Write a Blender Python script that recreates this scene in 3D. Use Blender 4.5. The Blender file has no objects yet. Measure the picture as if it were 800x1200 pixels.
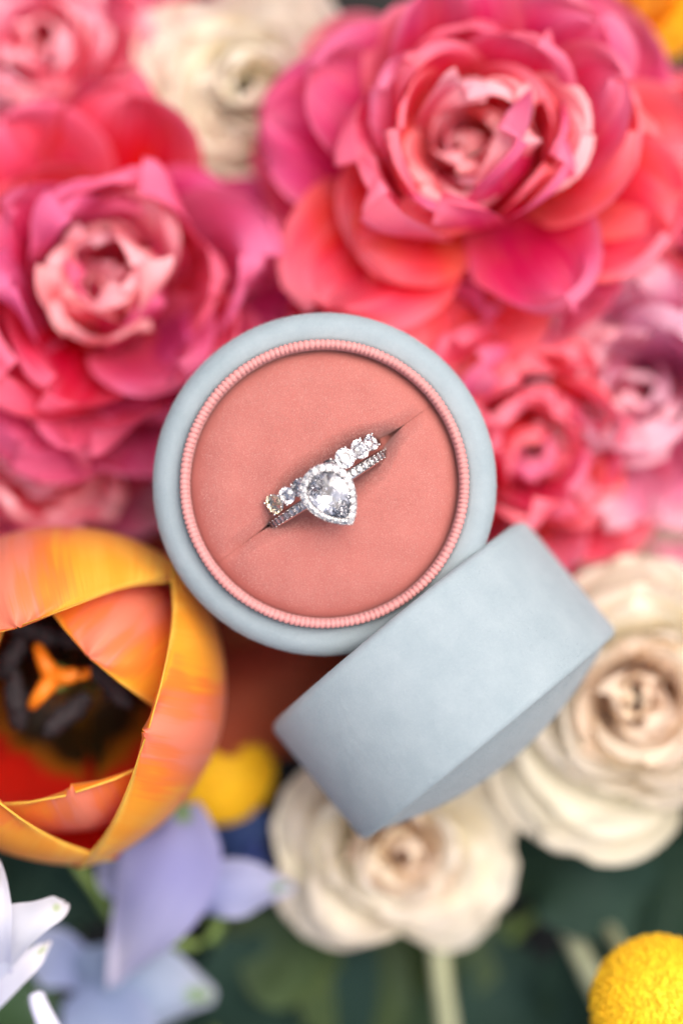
import bpy, bmesh, math, random
import numpy as np
from mathutils import Vector, Matrix, Euler
R = math.radians
S = 0.001                      # everything below is written in millimetres
scene = bpy.context.scene
COL = scene.collection
PI = math.pi

# ------------------------------------------------------------------ camera
CAM_Z = 350.0
cam_d = bpy.data.cameras.new('camera'); cam = bpy.data.objects.new('camera', cam_d); COL.objects.link(cam)
cam_d.sensor_fit = 'VERTICAL'; cam_d.sensor_height = 36.0; cam_d.sensor_width = 24.0
cam_d.lens = 85.0; cam_d.clip_start = 0.01; cam_d.clip_end = 50.0
cam.location = (0, 0, CAM_Z * S)
cam_d.dof.use_dof = True; cam_d.dof.focus_distance = (CAM_Z - 2.0) * S; cam_d.dof.aperture_fstop = 3.6
scene.camera = cam
# ------------------------------------------------------------------ light
SUN_EL, SUN_AZ = R(68), R(50)          # azimuth clockwise from the top of the picture
w = bpy.data.worlds.new('World'); scene.world = w; w.use_nodes = True
nt = w.node_tree; bgn = nt.nodes['Background']
sky = nt.nodes.new('ShaderNodeTexSky'); sky.sky_type = 'NISHITA'; sky.sun_disc = False
sky.sun_elevation = SUN_EL; sky.sun_rotation = SUN_AZ
sky.air_density = 0.55; sky.dust_density = 8.0; sky.ozone_density = 0.3
nt.links.new(sky.outputs[0], bgn.inputs[0]); bgn.inputs[1].default_value = 0.15
sd = bpy.data.lights.new('sun', 'SUN'); so = bpy.data.objects.new('sun', sd); COL.objects.link(so)
sd.energy = 0.55; sd.angle = R(70); sd.color = (1.0, 0.96, 0.9)
sv = Vector((math.sin(SUN_AZ) * math.cos(SUN_EL), math.cos(SUN_AZ) * math.cos(SUN_EL), math.sin(SUN_EL)))
so.rotation_euler = sv.to_track_quat('Z', 'Y').to_euler(); so.location = sv * 2
vs = scene.view_settings; vs.view_transform = 'Standard'; vs.look = 'None'; vs.gamma = 1.0; vs.use_curve_mapping = False
vs.exposure = 0.75
scene.cycles.use_denoising = True; scene.cycles.adaptive_threshold = 0.02
scene.cycles.max_bounces = 14; scene.cycles.transmission_bounces = 12; scene.cycles.glossy_bounces = 8
scene.cycles.diffuse_bounces = 6; scene.cycles.caustics_refractive = True

# ------------------------------------------------------------------ helpers
K = 36.0 / 85.0 * CAM_Z / 1200.0      # mm per photo pixel in the plane z = 0
def P(px, py, z=0.0):                 # place (mm) seen at a photo pixel, at height z
    f = K * (CAM_Z - z) / CAM_Z
    return Vector(((px - 400) * f, (600 - py) * f, z))
def link(o, parent=None):
    COL.objects.link(o)
    if parent is not None: o.parent = parent
    return o
def make_mesh(name, verts, faces, mats, smooth=True, uvs=None, fmat=None, uvs2=None):
    me = bpy.data.meshes.new(name)
    me.from_pydata([(v[0] * S, v[1] * S, v[2] * S) for v in verts], [], faces)
    for m in (mats if isinstance(mats, (list, tuple)) else [mats]): me.materials.append(m)
    if smooth: me.polygons.foreach_set('use_smooth', [True] * len(me.polygons))
    if fmat: me.polygons.foreach_set('material_index', fmat)
    if uvs is not None:
        ul = me.uv_layers.new(name='UVMap')
        li = [0] * len(me.loops); me.loops.foreach_get('vertex_index', li)
        flat = []
        for i in li: flat += uvs[i]
        ul.data.foreach_set('uv', flat)
        if uvs2 is not None:
            u2 = me.uv_layers.new(name='EdgeUV'); flat = []
            for i in li: flat += uvs2[i]
            u2.data.foreach_set('uv', flat)
    me.update()
    return me
def mobj(name, me, parent=None, loc=None, rot=None):
    o = bpy.data.objects.new(name, me); link(o, parent)
    if loc is not None: o.location = Vector(loc) * S
    if rot is not None: o.rotation_euler = rot
    return o
def tag(o, label, cat, group=None, kind=None):
    if label: o['label'] = label
    if cat: o['category'] = cat
    if group: o['group'] = group
    if kind: o['kind'] = kind
    return o
def empty(name, loc, rot=None):
    o = bpy.data.objects.new(name, None); link(o); o.empty_display_size = 0.005
    o.location = Vector(loc) * S
    if rot is not None: o.rotation_euler = rot
    return o
def lathe(profile, n, jit=0.0, rnd=None, closed=False):
    vs_, fs = [], []
    m = len(profile)
    for i in range(n):
        a = 2 * PI * i / n
        for (r, z) in profile:
            if jit: r2 = r + rnd.gauss(0, jit); z2 = z + rnd.gauss(0, jit)
            else: r2, z2 = r, z
            vs_.append((r2 * math.cos(a), r2 * math.sin(a), z2))
    for i in range(n):
        j = (i + 1) % n
        for k in range(m - 1 if not closed else m):
            k2 = (k + 1) % m
            fs.append((i * m + k, j * m + k, j * m + k2, i * m + k2))
    return vs_, fs
def dense(profile, step):
    out = [profile[0]]
    for a, b in zip(profile, profile[1:]):
        L = math.hypot(b[0] - a[0], b[1] - a[1]); n = max(1, int(L / step))
        for i in range(1, n + 1): out.append((a[0] + (b[0] - a[0]) * i / n, a[1] + (b[1] - a[1]) * i / n))
    return out
def arc(cx, cz, r, a0, a1, n):
    return [(cx + r * math.cos(R(a0 + (a1 - a0) * i / n)), cz + r * math.sin(R(a0 + (a1 - a0) * i / n))) for i in range(n + 1)]
def catmull(pts, t):
    n = len(pts) - 1; x = min(max(t, 0), 1) * n; i = min(int(x), n - 1); f = x - i
    p0 = pts[max(i - 1, 0)]; p1 = pts[i]; p2 = pts[i + 1]; p3 = pts[min(i + 2, n)]
    return 0.5 * ((2 * p1) + (p2 - p0) * f + (2 * p0 - 5 * p1 + 4 * p2 - p3) * f * f + (3 * p1 - p0 - 3 * p2 + p3) * f ** 3)
def tube(pts, r0, r1, n=8, seg=16, prof=None):
    vs_, fs = [], []
    for i in range(seg + 1):
        t = i / seg; c = catmull(pts, t); d = (catmull(pts, min(1, t + .02)) - catmull(pts, max(0, t - .02))).normalized()
        a = d.orthogonal().normalized() if abs(d.x) > .9 else d.cross(Vector((1, 0, 0))).normalized(); b = d.cross(a)
        r = r0 + (r1 - r0) * t
        if prof: r *= prof(t)
        for k in range(n):
            q = c + (a * math.cos(2 * PI * k / n) + b * math.sin(2 * PI * k / n)) * r
            vs_.append(q)
    for i in range(seg):
        for k in range(n):
            k2 = (k + 1) % n
            fs.append((i * n + k, i * n + k2, (i + 1) * n + k2, (i + 1) * n + k))
    fs.append(tuple(range(n))[::-1]); fs.append(tuple(seg * n + k for k in range(n)))
    return vs_, fs

# ------------------------------------------------------------------ materials
class NT:
    def __init__(s, name):
        s.m = bpy.data.materials.new(name); s.m.use_nodes = True; s.t = s.m.node_tree; s.t.nodes.clear()
        s.out = s.n('ShaderNodeOutputMaterial')
    def n(s, typ, **kw):
        x = s.t.nodes.new(typ)
        for k, v in kw.items(): setattr(x, k, v)
        return x
    def l(s, a, b): s.t.links.new(a, b)
    def mix(s, fac, a, b, blend='MIX'):
        x = s.n('ShaderNodeMix', data_type='RGBA', blend_type=blend)
        for i, v in ((0, fac), (6, a), (7, b)):
            if hasattr(v, 'links'): s.l(v, x.inputs[i])
            else: x.inputs[i].default_value = v if i == 0 else (*v[:3], 1)
        return x.outputs[2]
    def math(s, op, a, b=None, c=None, clamp=False):
        x = s.n('ShaderNodeMath', operation=op, use_clamp=clamp)
        for i, v in enumerate((a, b, c)):
            if v is None: continue
            if hasattr(v, 'links'): s.l(v, x.inputs[i])
            else: x.inputs[i].default_value = v
        return x.outputs[0]
    def noise(s, vec, scale, detail=3, rough=.55, out=0):
        x = s.n('ShaderNodeTexNoise'); x.inputs['Scale'].default_value = scale; x.inputs['Detail'].default_value = detail; x.inputs['Roughness'].default_value = rough
        if vec is not None: s.l(vec, x.inputs['Vector'])
        return x.outputs[out]
    def mapv(s, vec, scale, loc=(0, 0, 0)):
        x = s.n('ShaderNodeMapping'); x.inputs['Scale'].default_value = scale; x.inputs['Location'].default_value = loc; s.l(vec, x.inputs['Vector']); return x.outputs[0]
    def ramp(s, fac, stops, interp='EASE'):
        x = s.n('ShaderNodeValToRGB'); cr = x.color_ramp; cr.interpolation = interp
        while len(cr.elements) < len(stops): cr.elements.new(.5)
        for e, (p, c) in zip(cr.elements, stops): e.position = p; e.color = (*c[:3], 1)
        s.l(fac, x.inputs[0]); return x.outputs[0]
    def coord(s, which='Object'): return s.n('ShaderNodeTexCoord').outputs[which]
    def bump(s, h, strength, dist_mm):
        x = s.n('ShaderNodeBump'); x.inputs['Strength'].default_value = strength; x.inputs['Distance'].default_value = dist_mm * S; s.l(h, x.inputs['Height']); return x.outputs[0]
    def prin(s, col, rough=.5, **kw):
        x = s.n('ShaderNodeBsdfPrincipled')
        if hasattr(col, 'links'): s.l(col, x.inputs['Base Color'])
        else: x.inputs['Base Color'].default_value = (*col, 1)
        x.inputs['Roughness'].default_value = rough
        for k, v in kw.items():
            i = x.inputs[k]
            if hasattr(v, 'links'): s.l(v, i)
            else: i.default_value = v
        return x
    def done(s, sh): s.l(sh, s.out.inputs['Surface']); return s.m
def srgb(r, g, b):
    f = lambda c: c / 12.92 if c <= .04045 else ((c + .055) / 1.055) ** 2.4
    return (f(r / 255), f(g / 255), f(b / 255))
def velvet(name, ca, cb, sheen, tint, grain=1.0):
    N = NT(name); co = N.coord()
    n1 = N.noise(co, 220, 3); n2 = N.noise(co, 2700 , 2, .7); n3 = N.noise(co, 7000, 2, .8)
    f = N.math('ADD', N.math('MULTIPLY', n1, .7), N.math('MULTIPLY', n2, .35 * grain))
    f2 = N.math('SUBTRACT', f, .28, clamp=True)
    c = N.mix(f2, ca, cb)
    c = N.mix(N.math('MULTIPLY', N.math('GREATER_THAN', n3, .66), .25 * grain), c, tuple(min(1, x * 1.3) for x in cb))
    h = N.math('ADD', N.math('MULTIPLY', n2, .6), n3)
    p = N.prin(c, .95, **{'Sheen Weight': sheen, 'Sheen Roughness': .45, 'Sheen Tint': (*tint, 1), 'Specular IOR Level': .1, 'Normal': N.bump(h, .4 * grain, .1)})
    return N.done(p.outputs[0])
def petal_mat(name, stops, edge, edge_amt=.6, vein=.25, trans=.38, spot=None, rough=.45, mott=.3, mottle_col=None, streak=0.0):
    """stops: colours from the claw (v=0) to the tip (v=1); edge: colour of the margin."""
    N = NT(name); uv = N.coord('UV'); sx = N.n('ShaderNodeSeparateXYZ'); N.l(uv, sx.inputs[0]); U, V = sx.outputs[0], sx.outputs[1]
    inf = N.n('ShaderNodeObjectInfo'); rnd = inf.outputs['Random']
    off = N.n('ShaderNodeCombineXYZ'); N.l(N.math('MULTIPLY', rnd, 37.0), off.inputs[0]); N.l(N.math('MULTIPLY', rnd, 91.0), off.inputs[1])
    va = N.n('ShaderNodeVectorMath', operation='ADD'); N.l(uv, va.inputs[0]); N.l(off.outputs[0], va.inputs[1]); uvr = va.outputs[0]
    big = N.noise(uvr, 2.6, 2)
    vv = N.math('ADD', V, N.math('MULTIPLY', N.math('SUBTRACT', big, .5), .5), clamp=True)
    c = N.ramp(vv, stops)
    ue = N.math('ABSOLUTE', N.math('SUBTRACT', N.math('MULTIPLY', U, 2), 1))
    e1 = N.math('POWER', ue, 3.5); e2 = N.math('POWER', V, 7.0)
    e = N.math('MULTIPLY', N.math('MAXIMUM', N.math('MULTIPLY', e1, V), e2), N.math('ADD', N.math('MULTIPLY', big, 1.2), .2))
    c = N.mix(N.math('MULTIPLY', e, edge_amt, clamp=True), c, edge)
    if mottle_col:
        mm = N.math('MULTIPLY', N.math('SUBTRACT', N.noise(N.mapv(uvr, (1.3, .9, 1), (5, 3, 0)), 3.5, 2), .5), 3.2, clamp=True)
        c = N.mix(N.math('MULTIPLY', mm, mott * 2, clamp=True), c, mottle_col)
    vn = N.noise(N.mapv(uvr, (26, 1.1, 1)), 1.6, 3, .6)
    c = N.mix(N.math('MULTIPLY', vn, vein), c, (.62, .5, .52), 'MULTIPLY') if vein else c
    if streak:
        st = N.math('MULTIPLY', N.math('SUBTRACT', N.noise(N.mapv(uvr, (9, 1.0, 1), (3, 7, 0)), 1.5, 3, .6), .5, clamp=True), 5.0, clamp=True)
        c = N.mix(N.math('MULTIPLY', N.math('MULTIPLY', st, V), streak), c, edge)
        c = N.mix(N.math('MULTIPLY', N.math('POWER', N.math('FRACT', N.math('MULTIPLY', rnd, 13.7)), 3.0), streak), c, edge)
    hs = N.n('ShaderNodeHueSaturation'); N.l(c, hs.inputs['Color'])
    N.l(N.math('ADD', N.math('MULTIPLY', rnd, .04), .48), hs.inputs['Hue']); N.l(N.math('ADD', N.math('MULTIPLY', rnd, .22), .96), hs.inputs['Value'])
    c = hs.outputs[0]
    if spot:
        du = N.math('MULTIPLY', N.math('SUBTRACT', U, .5), 4.2); dv = N.math('MULTIPLY', N.math('SUBTRACT', V, spot[1]), 9.0)
        r2 = N.math('ADD', N.math('MULTIPLY', du, du), N.math('MULTIPLY', dv, dv))
        c = N.mix(N.math('SUBTRACT', 1.0, r2, clamp=True), c, spot[0])
    fine = N.noise(N.mapv(uvr, (55, 2.5, 1)), 2.0, 3)
    nb = N.bump(N.math('ADD', fine, N.math('MULTIPLY', big, 2.0)), .35, .5)
    p = N.prin(c, rough, **{'Specular IOR Level': .06, 'Normal': nb})
    t = N.n('ShaderNodeBsdfTranslucent'); N.l(c, t.inputs['Color']); N.l(nb, t.inputs['Normal'])
    mx = N.n('ShaderNodeMixShader'); mx.inputs[0].default_value = trans; N.l(p.outputs[0], mx.inputs[1]); N.l(t.outputs[0], mx.inputs[2])
    return N.done(mx.outputs[0])
def plain(name, ca, cb, scale=300, rough=.6, trans=0, **kw):
    N = NT(name); co = N.coord(); n1 = N.noise(co, scale, 4)
    c = N.mix(N.math('SUBTRACT', N.math('MULTIPLY', n1, 2), .5, clamp=True), ca, cb)
    p = N.prin(c, rough, Normal=N.bump(n1, .4, .4), **kw)
    if trans:
        t = N.n('ShaderNodeBsdfTranslucent'); N.l(c, t.inputs['Color']); mx = N.n('ShaderNodeMixShader'); mx.inputs[0].default_value = trans
        N.l(p.outputs[0], mx.inputs[1]); N.l(t.outputs[0], mx.inputs[2]); return N.done(mx.outputs[0])
    return N.done(p.outputs[0])

M = {}
M['blue'] = velvet('pale_blue_velvet', srgb(140, 156, 163), srgb(166, 178, 184), .22, (.97, .98, 1.0))
M['coral'] = velvet('coral_velvet', srgb(168, 101, 94), srgb(182, 121, 113), .3, (1, .9, .9), .8)
M['ribbon'] = velvet('pink_ribbon', srgb(198, 136, 134), srgb(210, 158, 156), .2, (1, .9, .9), .5)
M['coralpile_lit'] = velvet('coral_pile_lit', srgb(204, 158, 152), srgb(212, 170, 164), .2, (1, .92, .92), .5)  # cushion fibres, paler than their cloth to paint in the light on its top
M['lining'] = plain('lid_lining', srgb(205, 205, 205), srgb(190, 192, 196))
M['ground'] = plain('dark_ground', (.008, .009, .009), (.018, .02, .019), 60, .9)
HOT = (srgb(238, 120, 60), srgb(226, 30, 70), srgb(222, 18, 96), srgb(232, 92, 140))
M['peony'] = petal_mat('hot_pink_petal', [(0, srgb(240, 160, 70)), (.2, srgb(230, 44, 58)), (.55, srgb(226, 14, 82)), (1, srgb(234, 52, 118))], srgb(250, 170, 192), .75, .25, .5, mott=.35, mottle_col=srgb(238, 90, 80), streak=.3)
M['peony_core'] = petal_mat('pale_core_petal', [(0, srgb(240, 140, 80)), (.3, srgb(236, 60, 84)), (.6, srgb(238, 84, 124)), (1, srgb(246, 150, 172))], srgb(252, 214, 220), .9, .2, .5, mott=.4, mottle_col=srgb(242, 120, 120), streak=.45)
M['magenta'] = petal_mat('crimson_petal', [(0, srgb(232, 90, 60)), (.25, srgb(212, 12, 58)), (.65, srgb(206, 6, 82)), (1, srgb(224, 44, 116))], srgb(248, 150, 186), .75, .3, .48, mott=.3, mottle_col=srgb(222, 40, 60), streak=.25)
M['pinkpale'] = petal_mat('pale_pink_petal', [(0, srgb(238, 130, 110)), (.3, srgb(236, 62, 112)), (.65, srgb(240, 98, 142)), (1, srgb(248, 158, 184))], srgb(252, 214, 224), .75, .2, .5)
M['lilac'] = petal_mat('lilac_pink_petal', [(0, srgb(232, 160, 160)), (.3, srgb(226, 112, 158)), (.65, srgb(230, 138, 178)), (1, srgb(236, 172, 200))], srgb(242, 208, 216), .7, .12, .5)
M['cream'] = petal_mat('cream_petal', [(0, srgb(234, 220, 182)), (.25, srgb(236, 228, 202)), (.65, srgb(238, 232, 214)), (1, srgb(240, 236, 225))], srgb(239, 233, 217), .5, .06, .5)
M['creamcore'] = petal_mat('peach_core_petal', [(0, srgb(244, 190, 160)), (.3, srgb(244, 210, 186)), (.7, srgb(240, 228, 210)), (1, srgb(246, 234, 218))], srgb(244, 232, 214), .5, .04, .6)
M['orange'] = petal_mat('orange_petal', [(0, srgb(200, 90, 10)), (.4, srgb(236, 140, 20)), (.7, srgb(240, 160, 30)), (1, srgb(244, 180, 50))], srgb(250, 200, 80), .5)
M['lav'] = petal_mat('lavender_petal', [(0, srgb(134, 146, 190)), (.35, srgb(146, 160, 202)), (.7, srgb(166, 178, 212)), (1, srgb(190, 198, 224))], srgb(214, 216, 238), .6, .2, .4, spot=(srgb(128, 160, 96), .88))
M['lavtop'] = petal_mat('lavender_petal_green_top', [(0, srgb(156, 166, 204)), (.35, srgb(148, 160, 204)), (.7, srgb(168, 178, 212)), (1, srgb(206, 208, 228))], srgb(200, 204, 230), .6, .5, .4, spot=(srgb(128, 165, 90), .07))
M['lavblue'] = petal_mat('deep_blue_petal', [(0, srgb(50, 66, 110)), (.35, srgb(60, 84, 132)), (.7, srgb(72, 98, 148)), (1, srgb(92, 114, 160))], srgb(90, 120, 190), .5)
M['lavwhite'] = petal_mat('white_lavender_petal', [(0, srgb(206, 210, 232)), (.35, srgb(222, 226, 240)), (.7, srgb(230, 232, 243)), (1, srgb(236, 236, 244))], srgb(236, 236, 246), .5, .12, .35, spot=(srgb(186, 204, 160), .78))
M['stem'] = plain('green_stem', srgb(92, 120, 50), srgb(128, 150, 80), 200, .5)
M['stempale'] = plain('pale_stem', srgb(150, 156, 120), srgb(176, 178, 146), 200, .6)
M['leaf'] = petal_mat('dark_green_leaf', [(0, srgb(44, 62, 46)), (.3, srgb(38, 58, 48)), (.7, srgb(44, 66, 58)), (1, srgb(58, 80, 68))], srgb(60, 82, 70), .3, .4, .2)
M['leafsoft'] = petal_mat('soft_green_leaf', [(0, srgb(80, 100, 60)), (.3, srgb(64, 86, 56)), (.7, srgb(72, 94, 70)), (1, srgb(96, 116, 84))], srgb(100, 120, 90), .4, .4, .25)
M['leafolive'] = petal_mat('olive_leaf', [(0, srgb(110, 100, 50)), (.3, srgb(96, 92, 44)), (.7, srgb(104, 96, 52)), (1, srgb(130, 110, 60))], srgb(120, 100, 50), .3, .4, .2)
M['leafred'] = petal_mat('rust_leaf', [(0, srgb(150, 70, 50)), (.3, srgb(158, 74, 54)), (.7, srgb(165, 84, 56)), (1, srgb(140, 80, 50))], srgb(120, 60, 40), .3, .4, .2)
M['yellow'] = plain('yellow_floret', srgb(226, 172, 0), srgb(244, 204, 30), 900, .7)
M['black'] = plain('black_anther', (.006, .005, .008), (.02, .016, .02), 900, .8)
M['stigma'] = plain('orange_stigma', srgb(232, 130, 20), srgb(244, 150, 40), 300, .5, trans=.2)
def metal():
    N = NT('white_gold'); p = N.prin((.70, .69, .68), .2, Metallic=1.0); return N.done(p.outputs[0])
M['gold'] = metal()
def diamond(name, col):
    N = NT(name); g = N.n('ShaderNodeBsdfGlass'); g.inputs['Color'].default_value = (*col, 1); g.inputs['IOR'].default_value = 2.2; g.inputs['Roughness'].default_value = 0.02
    return N.done(g.outputs[0])
M['gem'] = diamond('diamond', (.94, .94, .95)); M['gemwarm'] = diamond('warm_diamond', (1, .975, .9))

# ------------------------------------------------------------------ the setting
GZ = -92.0
gm = make_mesh('ground', [(-400, -400, 0), (400, -400, 0), (400, 400, 0), (-400, 400, 0)], [(0, 1, 2, 3)], M['ground'], False)
g = mobj('ground', gm, None, (0, 0, GZ)); g['kind'] = 'structure'

# ------------------------------------------------------------------ ring box: base
BC = P(380, 567, 0)
rb = random.Random(5)
base = empty('ring_box', (BC.x, BC.y, -25))
tag(base, 'round pale blue velvet ring box, open, with coral cushion inside', 'ring box')
prof = dense([(0, 0), (22.6, 0)] + arc(22.8, 2.0, 2.0, -90, 0, 4) + [(25.0, 3), (25.0, 18.6)] + arc(22.3, 19.6, 2.9, 0, 80, 8) + [(21.6, 22.45), (20.9, 22.2), (20.8, 17.0)], .42)
v, f = lathe(prof, 380, .016, rb)
mobj('shell', make_mesh('shell', v, f, M['blue']), base)
# ribbed ribbon collar round the cushion
NR, SUB = 172, 8
cp = [(19.55, -5)] + [(19.55, -.6)] + arc(20.3, .05, .72, 180, 0, 8)[0:] + [(21.02, -.8), (21.02, -1.8), (21.02, -3.0)]
v, f = [], []
n = NR * SUB; m = len(cp)
for i in range(n):
    a = 2 * PI * i / n; ph_ = i / SUB + .14 * math.sin(a * 9 + 1) + .10 * math.sin(a * 23 + 2); rib = abs(math.sin(PI * ph_)) ** .7 * (.88 + .12 * math.sin(math.floor(ph_) * 12.9898))
    wob = rb.gauss(0, .012)
    for k, (r, z) in enumerate(cp):
        amp = .27 if k >= 2 else .06
        dr = (r - 20.25); L = math.hypot(dr, max(z, 0) + .01)
        nr, nz = (dr / max(.3, abs(dr)) * .8, .7 if z > 0 else 0)
        v.append(((r + nr * amp * (rib - 1) + wob) * math.cos(a), (r + nr * amp * (rib - 1) + wob) * math.sin(a), z + nz * amp * (rib - 1)))
for i in range(n):
    j = (i + 1) % n
    for k in range(m - 1): f.append((i * m + k, j * m + k, j * m + k + 1, i * m + k + 1))
mobj('ribbon_collar', make_mesh('ribbon_collar', v, f, M['ribbon']), base, (0, 0, 24.6))
# two cushion halves meeting in a slit
SL = R(36.5)
def sstep(a, b, x):
    t = min(max((x - a) / (b - a), 0), 1); return t * t * (3 - 2 * t)
def cushion(side):
    RC = 19.7; v, f = [], []; NI, NJ = 150, 70
    for i in range(NI + 1):
        s = -RC + 2 * RC * i / NI; s = RC * math.sin(s / RC * PI / 2)
        tm = math.sqrt(max(RC * RC - s * s, 0)) + 1e-4
        ds = s - 1.2
        open_ = math.exp(-(ds / 9.6) ** 4)
        g0 = min(.01 + 1.5 * open_, tm * .5)
        dep = 4.6 * sstep(13.0, 9.0, abs(ds)); sof = 1.5 * sstep(19.6, 14.5, abs(s))
        wdt = 1.9 + 1.9 * open_
        for j in range(NJ + 1):
            q = j / NJ; q = q ** 1.7
            t = g0 + (tm - g0) * q
            rho = math.hypot(s, t)
            x = min(max((rho - 12.5) / (RC - 12.5), 0), 1); ze = -4.2 * (1 - math.sqrt(max(0, 1 - (x * .995) ** 2.6)))
            d = min((t - g0) / wdt, 1); zs = -dep * (1 - math.sqrt(max(0, 1 - (1 - d) ** 2.2))) - sof * (1 - d) ** 1.35 + .55 * open_ * math.exp(-((t - g0 - 4.2) / 2.6) ** 2)
            zb = 1.0 * math.cos(min(rho / RC, 1) * PI / 2) + .10 * math.sin(s * .7 + side) * math.sin(t * .55 + 1)
            v.append((s, side * t, ze + zs + zb + rb.gauss(0, .018)))
    for i in range(NI):
        for j in range(NJ):
            q = (i * (NJ + 1) + j, (i + 1) * (NJ + 1) + j, (i + 1) * (NJ + 1) + j + 1, i * (NJ + 1) + j + 1)
            f.append(q if side > 0 else q[::-1])
    return make_mesh('cushion', v, f, M['coral'])
for sd_ in (1, -1): mobj('cushion', cushion(sd_), base, (0, 0, 24.7), (0, 0, SL))
# cushion lining that closes the bottom of the slit
v, f = lathe([(0, 0), (19.5, 0), (19.5, -1)], 64); mobj('cushion_lining', make_mesh('cushion_lining', v, f, M['coral']), base, (0, 0, 20))

# ------------------------------------------------------------------ ring box: lid lying against the base
ax = Vector((.636, -.772, 0)); ax = (ax * math.cos(R(5.2)) + Vector((0, 0, math.sin(R(5.2))))).normalized()
lo = P(465, 730, -21.0)
lid = empty('lid_of_ring_box', lo)
zq = ax; xq = zq.cross(Vector((0, 0, 1))).normalized(); yq = zq.cross(xq)
lid.rotation_euler = Matrix((xq, yq, zq)).transposed().to_euler()
tag(lid, 'pale blue velvet lid lying on its side against the open ring box', 'box lid')
H = 22.4
prof = dense([(22.4, 14), (22.4, 1.0)] + arc(23.6, 1.3, 1.25, 180, 270, 5) + arc(23.75, 1.3, 1.25, -90, 0, 5) + [(25.0, H - 1.2)] + arc(23.9, H - 1.1, 1.1, 0, 95, 6) + [(23.1, H - .25)]
             + [(23.1 * math.cos(a * PI / 2 / 14) if False else 22.9 * (1 - (a / 16) ** 1.0), H - .25 + 5.0 * (1 - (1 - a / 16) ** 2.0)) for a in range(0, 17)], .42)
v, f = lathe(prof, 380, .016, rb); mobj('lid_shell', make_mesh('lid_shell', v, f, M['blue']), lid)
v, f = lathe([(22.39, 13), (22.39, 19.5), (0, 20)], 64); mobj('lid_lining', make_mesh('lid_lining', v, f, M['lining']), lid)

# velvet pile: short fibres standing on the cloth
def pile(src, n, length, seed, parent, mat, keep=None, wid=.026):
    rg = np.random.default_rng(seed); me = src.data; me.calc_loop_triangles()
    nt_ = len(me.loop_triangles); tri = np.empty(nt_ * 3, np.int32); me.loop_triangles.foreach_get('vertices', tri); tri = tri.reshape(-1, 3)
    co = np.empty(len(me.vertices) * 3, np.float32); me.vertices.foreach_get('co', co); co = co.reshape(-1, 3) / S
    a, b, c = co[tri[:, 0]], co[tri[:, 1]], co[tri[:, 2]]; nr = np.cross(b - a, c - a); ar = np.linalg.norm(nr, axis=1) + 1e-12
    if keep is not None: ar = ar * keep((a + b + c) / 3)
    k = rg.choice(nt_, n, p=ar / ar.sum()); r1 = np.sqrt(rg.random((n, 1))); r2 = rg.random((n, 1))
    p = a[k] * (1 - r1) + b[k] * r1 * (1 - r2) + c[k] * r1 * r2
    d = nr[k] / np.linalg.norm(nr[k], axis=1, keepdims=True)
    cen = np.array([0, 0, 0]); 
    e = p + (d * .8 + rg.normal(0, .45, (n, 3))) * length * rg.uniform(.6, 1.2, (n, 1))
    sdv = np.cross(d, rg.normal(0, 1, (n, 3))); sdv = sdv / (np.linalg.norm(sdv, axis=1, keepdims=True) + 1e-9) * wid
    vv = np.stack([p - sdv, p + sdv, e], 1).reshape(-1, 3)
    o = mobj('velvet_pile', make_mesh('velvet_pile', vv.tolist(), np.arange(3 * n).reshape(-1, 3).tolist(), mat, False), parent)
    o.location = src.location; o.rotation_euler = src.rotation_euler; o['kind'] = 'stuff'; return o
for o_ in [x for x in COL.objects if x.parent in (base, lid)]:
    nm = o_.name.split('.')[0]
    if nm == 'shell': pile(o_, 60000, .13, 1, base, M['blue'], lambda c: (c[:, 2] > 14) & (np.hypot(c[:, 0], c[:, 1]) > 20.9))
    if nm == 'lid_shell': pile(o_, 90000, .13, 2, lid, M['blue'], lambda c: (np.hypot(c[:, 0], c[:, 1]) > 22.6) | (c[:, 2] > 21))
    if nm == 'cushion': pile(o_, 34000, .15, 3, base, M['coralpile_lit'], lambda c: np.clip((c[:, 2] + 1.6) / 1.6, 0, 1), .028)  # pale lit-look fibres thin out with depth, so creases keep the redder cloth

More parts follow.
